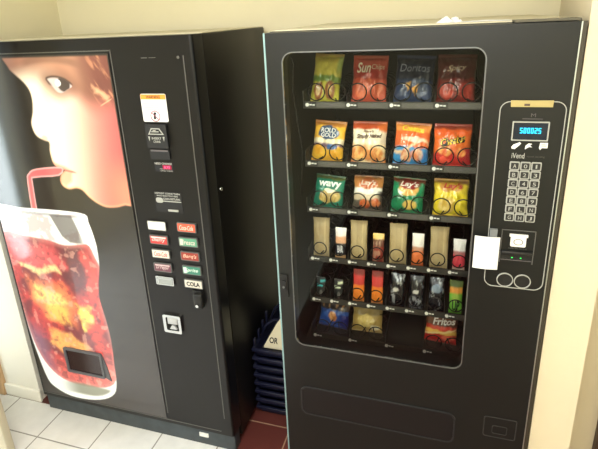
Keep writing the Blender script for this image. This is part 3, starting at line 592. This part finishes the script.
def p_stacy(u, v):
    i = band(u, v, (0, (250, 228, 180)), (.44, (252, 240, 212)), (.80, (196, 84, 46)))
    i = blend(i, smooth(.82, .68, v-.12*u)*0, (0, 0, 0)); i = blend(i, smooth(.5, .3, v)*smooth(.35, .6, fbm(u*3, v*5, 12)), (232, 150, 84)); i = chips(i, u, v, ((-.6, .25, .4, .16), (.55, .22, .36, .15)), (244, 186, 108), (226, 140, 76)); i = blend(i, smooth(.2, .8, u)*smooth(.7, .8, v), (226, 120, 60)); return seal(i, v, (176, 80, 54))
def p_chpuff(u, v):
    i = band(u, v, (0, (54, 142, 200)), (.42, (232, 110, 52)), (.78, (238, 150, 74))); i = blend(i, smooth(.06, .0, np.abs(v-.44-.16*np.sin(u*2.5))), (250, 214, 170)); i = blend(i, ell(u, v, .1, .60, .6, .07), (244, 220, 196)); i = chips(i, u, v, ((-.25, .24, .3, .15), (.4, .27, .33, .15)), (240, 200, 160), (226, 130, 80)); i = blend(i, smooth(.3, .9, u)*smooth(.36, .3, v)*.6, (30, 96, 170)); return seal(i, v, (160, 80, 50))
def p_cheet(u, v):
    i = band(u, v, (0, (206, 44, 40)), (.34, (232, 112, 44)), (.72, (226, 96, 40)), (.86, (150, 62, 44))); i = blend(i, smooth(.3, .8, u)*smooth(.5, .4, v), (170, 34, 40)); i = chips(i, u, v, ((-.35, .38, .4, .12), (.4, .34, .32, .10)), (246, 170, 90), (232, 110, 70)); i = chips(i, u, v, ((-.4, .16, .3, .07),), (244, 90, 70)); return seal(i, v, (160, 50, 40))
def p_wavy(u, v):
    i = band(u, v, (0, (24, 128, 104)), (.5, (20, 124, 98)), (.86, (100, 110, 60))); i = chips(i, u, v, ((-.1, .32, .42, .19), (.45, .36, .38, .15)), (222, 196, 120), (180, 150, 80)); i = blend(i, ell(u, v, .1, .53, .4, .05), (232, 240, 210)); return seal(i, v, (20, 92, 76))
def p_laysb(u, v):
    i = band(u, v, (0, (86, 78, 70)), (.30, (214, 196, 166)), (.48, (250, 246, 236)), (.66, (206, 140, 80))); i = blend(i, ell(u, v, 0, .76, .66, .16), (196, 110, 66)); i = blend(i, smooth(.55, .95, u)*smooth(.6, .5, v), (60, 52, 46)); i = chips(i, u, v, ((-.15, .2, .35, .12), (.55, .24, .3, .12)), (196, 84, 40), (220, 130, 80)); return seal(i, v, (90, 74, 60))
def p_laysg(u, v):
    i = band(u, v, (0, (22, 128, 84)), (.5, (28, 134, 90)), (.84, (120, 60, 40))); i = blend(i, ell(u, v, 0.05, .66, .62, .15), (240, 190, 110)); i = blend(i, ell(u, v, .05, .78, .66, .12), (150, 46, 40)); i = blend(i, smooth(0, .03, sdf(u, v, [(-.75, .72), (-.5, .62), (-.2, .44), (-.5, .5)])), (244, 250, 240)); i = chips(i, u, v, ((.2, .24, .42, .13),), (226, 190, 96)); return seal(i, v, (20, 96, 60))
def p_laysy(u, v):
    i = band(u, v, (0, (240, 214, 50)), (.6, (244, 216, 70)), (.84, (180, 130, 80))); i = blend(i, ell(u, v, .0, .78, .7, .13), (214, 150, 70)); i = chips(i, u, v, ((-.2, .3, .5, .2),), (236, 206, 120), (230, 190, 80)); i = blend(i, smooth(.5, .65, fbm(u*4, v*6, 31))*.5, (200, 170, 30)); return seal(i, v, (200, 150, 60))
def p_ruff(u, v):
    i = band(u, v, (0, (44, 84, 160)), (.5, (58, 96, 170)), (.62, (60, 52, 50)), (.84, (80, 66, 64))); i = chips(i, u, v, ((-.05, .40, .3, .16),), (226, 170, 110), (190, 120, 70)); i = blend(i, smooth(.3, .6, u)*smooth(.5, .45, v), (34, 40, 110)); i = blend(i, smooth(.6, .62, np.sin(u*14))*smooth(.66, .7, v)*.6, (180, 140, 90)); return seal(i, v, (40, 50, 90))
def p_tanbag(u, v):
    i = band(u, v, (0, (180, 150, 84)), (.62, (150, 128, 80))); i = chips(i, u, v, ((-.1, .42, .55, .22),), (214, 186, 104), (232, 206, 130)); i = chips(i, u, v, ((.5, .2, .3, .1),), (226, 214, 180)); return seal(i, v, (150, 128, 86))
def p_fritos(u, v):
    i = band(u, v, (0, (196, 40, 36)), (.30, (240, 190, 90)), (.42, (214, 70, 50)), (.55, (110, 70, 50)), (.9, (96, 70, 54))); i = blend(i, smooth(.05, 0, np.abs(v-.36-.12*u)), (252, 226, 160)); i = chips(i, u, v, ((.45, .2, .38, .1),), (226, 60, 50), (240, 120, 90)); return seal(i, v, (120, 50, 40))
G = 'snack bags standing in the spiral trays'
def z_on(r): return rowz[r]-.0095
def bagx(c_): return TX0+.004+PITCH_W*c_+.0705
YB = .181
BAGS = [
 (0, 0, .102, .178, p_funyuns, 'yellow-green bag of onion rings at the left end of the top tray', (), -.012),
 (0, 1, .118, .168, p_sun, 'rust-red chip bag in the top tray between the yellow-green and the navy bag', (('Sun', -.72, .05, .62, .84, (206, 196, 170), .02, .2, 0, .0), ('Chips', .1, .8, .66, .80, (190, 176, 150), .0, .2, 0, 0)), 0),
 (0, 2, .124, .165, p_dor, 'dark navy chip bag with golden triangles in the top tray', (('Doritos', -.75, .75, .64, .80, (120, 124, 134), .0, .1, 0, 0),), 0),  # letters greyed: shade under the window header put into their colour
 (0, 3, .120, .165, p_nacho, 'dark red-brown chip bag at the right end of the top tray', (('Spicy', -.5, .45, .62, .76, (200, 180, 150), .0, .4, 0, .04),), -.006),
 (1, 0, .116, .152, p_rold, 'yellow pretzel bag with a round blue badge, left end of the second tray', (('ROLD', -.48, .42, .70, .81, (240, 240, 236), .02, 0, 0, 0), ('GOLD', -.44, .48, .585, .69, (240, 240, 236), .02, 0, 0, 0)), -.008),
 (1, 1, .120, .152, p_stacy, 'cream and orange bag with dark script in the second tray', (("Stacy's", -.35, .25, .70, .78, (110, 70, 40), .03, .3, 0, 0), ('Simply Naked', -.72, .72, .56, .69, (84, 56, 40), .035, .35, 0, .02)), 0),
 (1, 2, .118, .150, p_chpuff, 'orange-topped bag with blue bottom in the second tray', (('Cheetos', -.6, .62, .78, .92, (250, 214, 60), .04, .1, .03, -.03),), 0),
 (1, 3, .122, .148, p_cheet, 'red and orange cheese-snack bag at the right end of the second tray', (('Cheetos', -.62, .62, .50, .70, (30, 24, 22), .09, .1, 0, .11), ('Cheetos', -.62, .62, .515, .685, (255, 214, 60), .02, .1, 0, .11)), -.006),
 (2, 0, .112, .132, p_wavy, 'teal-green bag reading wavy at the left end of the third tray', (('wavy', -.72, .80, .58, .80, (240, 248, 240), .035, 0, 0, 0),), -.008),
 (2, 1, .106, .138, p_laysb, 'brown bag with white middle and red oval logo in the third tray', (("Lay's", -.5, .5, .68, .86, (236, 214, 196), .03, .2, 0, .0),), -.002),
 (2, 2, .112, .138, p_laysg, 'green potato chip bag with white streak in the third tray', (("Lay's", -.52, .60, .70, .88, (236, 226, 214), .03, .25, 0, 0),), -.006),
 (2, 3, .116, .140, p_laysy, 'bright yellow potato chip bag at the right end of the third tray', (("Lay's", -.45, .6, .70, .88, (186, 60, 50), .03, .25, 0, 0),), 0),
 (5, 0, .124, .122, p_ruff, 'blue and brown chip bag at the left end of the bottom tray', (), -.004),
 (5, 1, .122, .118, p_tanbag, 'tan and yellow bag second from left in the bottom tray', (), -.006),
 (5, 3, .120, .126, p_fritos, 'red and brown corn chip bag alone at the right end of the bottom tray', (('Fritos', -.55, .80, .60, .80, (232, 222, 214), .03, .15, 0, .06),), -.006)]
for k, (r, c_, w_, h, pf, lab, tx, dx) in enumerate(BAGS):
    yb = YB+(.035 if r == 5 else 0)
    make_bag('snack_bag', lab, 'snack bag', (bagx(c_)+dx-.003, yb, z_on(r)+.0025), w_, h*(.99 if r != 2 else .93), .050, pf, G, lean=.34, yaw=(-.05, .06, -.03, .04)[k % 4], roll=(.06, .03, .05, .02)[k % 4], texts=tx, seed=11+k*3)
# narrow lanes: tan paper packets, bars, packs
def nx_(c_): return TX0+.004+PITCH_W/2*c_+.035
def flat_pack(name, label, cat, loc, w_, h, t, paint, group, lean=.16, mat_=M_printc, texts=(), seed=1, yaw=0, mod=.5):
    return make_bag(name, label, cat, loc, w_, h, t, paint, group, lean=lean, yaw=yaw, texts=texts, seed=seed, kind='flat', mat_=mat_, nu=16, nv=30)
def p_tan(s_):
    def f(u, v):
        i = np.tile(lin((182, 162, 120)), (len(u), 1)); i = blend(i, smooth(.5, .7, fbm(u*1.2+s_, v*6, s_))*.35, (170, 142, 92)); i = blend(i, smooth(.05, .0, np.abs(u-.45))*.4, (236, 216, 164)); i = blend(i, smooth(.06, .0, np.abs(u+.2))*smooth(.3, .5, v)*.3, (150, 130, 96)); return i
    return f
tl = ['tan paper packet at the left end of the fourth tray', 'tan paper packet between the white-and-blue bar and the brown bar', 'tan paper packet just right of the brown bar with a yellow top', 'tan paper packet between the orange bar and the pink bar']
for k in range(4):
    flat_pack('paper_packet', tl[k], 'snack packet', (nx_(2*k)-.001+.002*k, YB-.006, z_on(3)+.0005), .063, .156, .018, p_tan(3+k), 'tan packets in the fourth tray', seed=40+k, yaw=.06, lean=.14)
def p_b1(u, v): return blend(band(u, v, (0, (214, 170, 120)), (.12, (40, 44, 56)), (.5, (236, 180, 140)), (.72, (246, 240, 236))), smooth(.2, .0, np.abs(u-.2))*smooth(.14, .2, v)*smooth(.5, .45, v)*.8, (220, 226, 232))
def p_b2(u, v): return blend(band(u, v, (0, (150, 56, 44)), (.55, (110, 64, 50)), (.80, (240, 200, 110))), smooth(.5, .6, fbm(u*3, v*6, 9))*.5*(v < .8), (206, 170, 140))
def p_b3(u, v): return band(u, v, (0, (214, 110, 60)), (.08, (230, 120, 66)), (.48, (206, 150, 120)), (.6, (240, 234, 228)))
def p_b4(u, v): return band(u, v, (0, (226, 206, 190)), (.1, (222, 70, 84)), (.5, (190, 120, 120)), (.62, (240, 236, 232)))
for c_, pf, hh, lab in ((1, p_b1, .122, 'candy bar with white top and dark lettered middle in the fourth tray'), (3, p_b2, .112, 'brown candy bar with a yellow top in the fourth tray'), (5, p_b3, .124, 'candy bar white above and orange below in the fourth tray'), (7, p_b4, .116, 'candy bar white above and pink below at the right end of the fourth tray')):
    tx = (('BAR', -.5, .5, .2, .44, (232, 232, 236), .03, 0, 0, 0),) if c_ == 1 else ()
    flat_pack('candy_bar', lab, 'candy bar', (nx_(c_)+.002, YB-.006, z_on(3)+.0005), .042, hh, .016, pf, 'candy bars in the fourth tray', mat_=M_print, seed=60+c_, texts=tx)
def p_gum(c1):
    def f(u, v):
        i = np.tile(lin((32, 34, 34)), (len(u), 1)); i = blend(i, smooth(.1, .0, np.abs(v-.80-.03*u))*(u > -.2), c1); i = blend(i, smooth(.1, .0, np.abs(v-.60))*(u < .5), c1); return blend(i, ell(u, v, .1, .22, .35, .16)*.7, (130, 128, 122))
    return f
for c_, cc, lab in ((0, (70, 190, 196), 'black gum pack with teal marks in the fifth tray'), (1, (220, 232, 200), 'black gum pack with pale green marks in the fifth tray')):
    flat_pack('gum_pack', lab, 'gum pack', (nx_(c_)-.008, YB-.008, z_on(4)+.0005), .036, .084, .012, p_gum(cc), 'gum packs in the fifth tray', seed=70+c_)
def p_or(u, v): return blend(band(u, v, (0, (244, 136, 44)), (.52, (206, 60, 56)), (.82, (140, 48, 40))), smooth(.05, .02, v)*.8, (250, 200, 150))
for c_, lab in ((2, 'orange and red candy pack beside the gum packs in the fifth tray'), (3, 'orange and red candy pack beside the black wrappers in the fifth tray')):
    flat_pack('candy_pack', lab, 'candy pack', (nx_(c_)+.000, YB-.006, z_on(4)+.0005), .044, .132, .016, p_or, 'orange and red packs in the fifth tray', seed=80+c_)
M_foil = mat('dark_foil_film', (255, 255, 255), 0.22, metal=.35, attr=True, bump=.9, bscale=30)
def p_foil(s_):
    def f(u, v):
        n_ = fbm(u*2.2+s_, v*5+u*2, s_); i = np.tile(lin((34, 36, 42)), (len(u), 1)); i = blend(i, smooth(.62, .70, n_)*.85, (176, 180, 188))  # pale streaks are the foil's highlights put into its colour
        if s_ == 93: i = blend(i, ell(u, v, .0, .68, .7, .12)*.7, (150, 170, 200)); return i
        return blend(i, ell(u, v, -.2 if s_ == 91 else -.1, .52, .4, .06), (226, 226, 226))
    return f
for k, lab in enumerate(('black wrapper with a small pale square in the fifth tray, next to the orange packs', 'black wrapper in the fifth tray with black wrappers on both sides', 'blue-black foil wrapper in the fifth tray beside the green pack')):
    flat_pack('foil_wrapper', lab, 'candy wrapper', (nx_(4+k)+.004, YB-.006, z_on(4)+.0005), .054, .132, .022, p_foil(91+k), 'black foil wrappers in the fifth tray', mat_=M_foil, seed=90+k)
def p_up(u, v): return blend(band(u, v, (0, (110, 178, 60)), (.62, (226, 150, 60)), (.80, (90, 110, 50))), smooth(.9, .4, np.hypot(u, (v-.5)*5))*.4, (200, 210, 90))
flat_pack('candy_pack', 'green and orange pack with dark letters at the right end of the fifth tray', 'candy pack', (nx_(7)+.001, YB-.006, z_on(4)+.0005), .046, .128, .016, p_up, 'packs in the fifth tray', seed=99, texts=(('UP', -.5, .6, .10, .42, (16, 44, 18), .03, 0, 0, 0),))

# ================================================================== THINGS AROUND THE MACHINES
# taped paper note
note = MB(); nn_ = 12
vs_ = [(.6445+.071*i/nn_, -.010-.004*math.sin(i/nn_*3)-.003*(j/nn_), 1.1885+.1095*j/nn_) for j in range(nn_+1) for i in range(nn_+1)]
vb = [(a, b+.0008, c_) for a, b, c_ in vs_]; q = nn_+1
fs = [(j*q+i, j*q+i+1, (j+1)*q+i+1, (j+1)*q+i) for j in range(nn_) for i in range(nn_)]
note.add(vs_, fs).add(vb, [f[::-1] for f in fs])
nt_ = note.build('paper_note', M_paper, None, label='blank white paper note stuck on the snack machine front beside the bill slot', category='note')
MB().box(.686, .706, -.0135, -.0035, 1.292, 1.322).build('clear_tape', mat('grey_clear_tape', (120, 124, 126), .3), nt_)
# crumpled paper on top
random.seed(9)
def scrap(name, label, x, y, sx, sy, h):
    mb_ = MB(); n = 10; v = []
    for j in range(n+1):
        for i in range(n+1): v.append((x+sx*i/n, y+sy*j/n, H+.0045+h*random.random()*math.sin(math.pi*i/n)**.5*math.sin(math.pi*j/n)**.5))
    q = n+1; f = [(j*q+i, j*q+i+1, (j+1)*q+i+1, (j+1)*q+i) for j in range(n) for i in range(n)]
    v2 = [(a, b, H+.0042) for a, b, c_ in v]
    mb_.add(v, f).add(v2, [g[::-1] for g in f]); return mb_.build(name, M_paper, None, label=label, category='paper')
scrap('crumpled_paper', 'crumpled scrap of white paper on top of the snack machine', .50, .09, .075, .09, .018)
scrap('paper_sheet', 'flat sheet of white paper on top of the snack machine, right of the crumpled scrap', .575, .08, .13, .11, .003)

# stack of nested navy shopping baskets
BX0, BX1, BY0, BY1 = -.300, -.012, .402, .80
def basket(zb, label, top=False):
    t = thing('plastic_crate', label, 'crate', ((BX0+BX1)/2, (BY0+BY1)/2, zb), 'stacked navy crates between the machines')
    h = .046; ins = .014
    def loop(dz, off): return [(BX0+off, BY0+off), (BX1-off, BY0+off), (BX1-off, BY1-off), (BX0+off, BY1-off)]
    mb_ = MB(); L0 = loop(0, ins); L1 = loop(h, .004); L0i = loop(0, ins+.003); L1i = loop(h, .007)
    v = [(*p, zb+.0) for p in L0]+[(*p, zb+h) for p in L1]+[(*p, zb+.004) for p in L0i]+[(*p, zb+h) for p in L1i]
    f = [[3, 2, 1, 0], [8, 9, 10, 11]]+[[i, (i+1) % 4, (i+1) % 4+4, i+4] for i in range(4)]+[[8+(i+1) % 4, 8+i, 12+i, 12+(i+1) % 4] for i in range(4)]+[[4+i, 4+(i+1) % 4, 12+(i+1) % 4, 12+i] for i in range(4)]
    mb_.add(v, f)
    for k in range(1, 8):                                  # vertical ribs on the front
        x = BX0+ins+(BX1-BX0-2*ins)*k/8; mb_.add([(x-.004, BY0+ins-.004, zb+.01), (x+.004, BY0+ins-.004, zb+.01), (x+.004, BY0+.0, zb+h), (x-.004, BY0+.0, zb+h), (x-.004, BY0+ins+.002, zb+.01), (x+.004, BY0+ins+.002, zb+.01), (x+.004, BY0+.006, zb+h), (x-.004, BY0+.006, zb+h)], [[0, 1, 2, 3], [7, 6, 5, 4], [0, 3, 7, 4], [1, 5, 6, 2], [3, 2, 6, 7], [0, 4, 5, 1]])
    mb_.build('body', M_navy, t)
    rm = MB().box(BX0-.008, BX1+.004, BY0-.010, BY0+.004, zb+h-.014, zb+h+.004, bev=.003).box(BX0-.008, BX1+.004, BY1-.004, BY1+.008, zb+h-.014, zb+h+.004, bev=.003).box(BX0-.008, BX0+.004, BY0+.004, BY1-.004, zb+h-.014, zb+h+.004, bev=.003).box(BX1-.004, BX1+.004, BY0+.004, BY1-.004, zb+h-.014, zb+h+.004, bev=.003)
    rm.build('rim', M_navy, t)
    if top:
        for yy, hh in ((.52, .075), (.66, .09)):
            mb2 = MB(); mb2.tube([(BX0+.0, yy, zb+h), (BX0+.02, yy+.02, zb+h+hh*.6), (BX0+.06, yy+.03, zb+h+hh), (BX1-.06, yy+.03, zb+h+hh), (BX1-.02, yy+.02, zb+h+hh*.6), (BX1-.004, yy, zb+h)], .007, 8); mb2.build('handle', M_navy, t)
        for k in range(4): MB().box(BX0-.004, BX0+.006, BY0+.01+.06*k, BY0+.03+.06*k, zb+h+.003, zb+h+.045+.012*k, bev=.002).build('upright_tab', M_navy, t)
    return t
NB = 8; SP = .0505
ords = ['lowest navy plastic crate of the stack, resting on the red tiles', 'navy crate directly on the lowest crate between the machines', 'third navy crate up from the floor between the machines', 'fourth navy crate up from the floor between the machines', 'fourth navy crate down from the top of the stack', 'third navy crate down from the top of the stack', 'navy crate directly under the topmost crate', 'topmost navy plastic crate, holding the cream card']
for k in range(NB): basket(.001+SP*k, ords[k], k == NB-1)
zt = .001+SP*(NB-1)+.046
CP = [(-.262, .445, zt-.02), (-.10, .445, zt-.02), (-.10, .505, zt+.13), (-.175, .508, zt+.14), (-.205, .49, zt+.095), (-.262, .447, zt-.012)]
cd = MB().add(CP, [[0, 1, 2, 3, 4, 5]]).add([(a, b+.002, c_) for a, b, c_ in CP], [[5, 4, 3, 2, 1, 0]])
card = cd.build('price_card', M_cream, None, label='cream card with black letters standing in the top basket', category='card')
MB().text('OR', -.235, -.190, zt+.006, zt+.034, 0, bold=.03, warp=lambda x, z: (x, .445+(z-zt+.02)*.40-.003, z)).build('lettering', M_black, card)
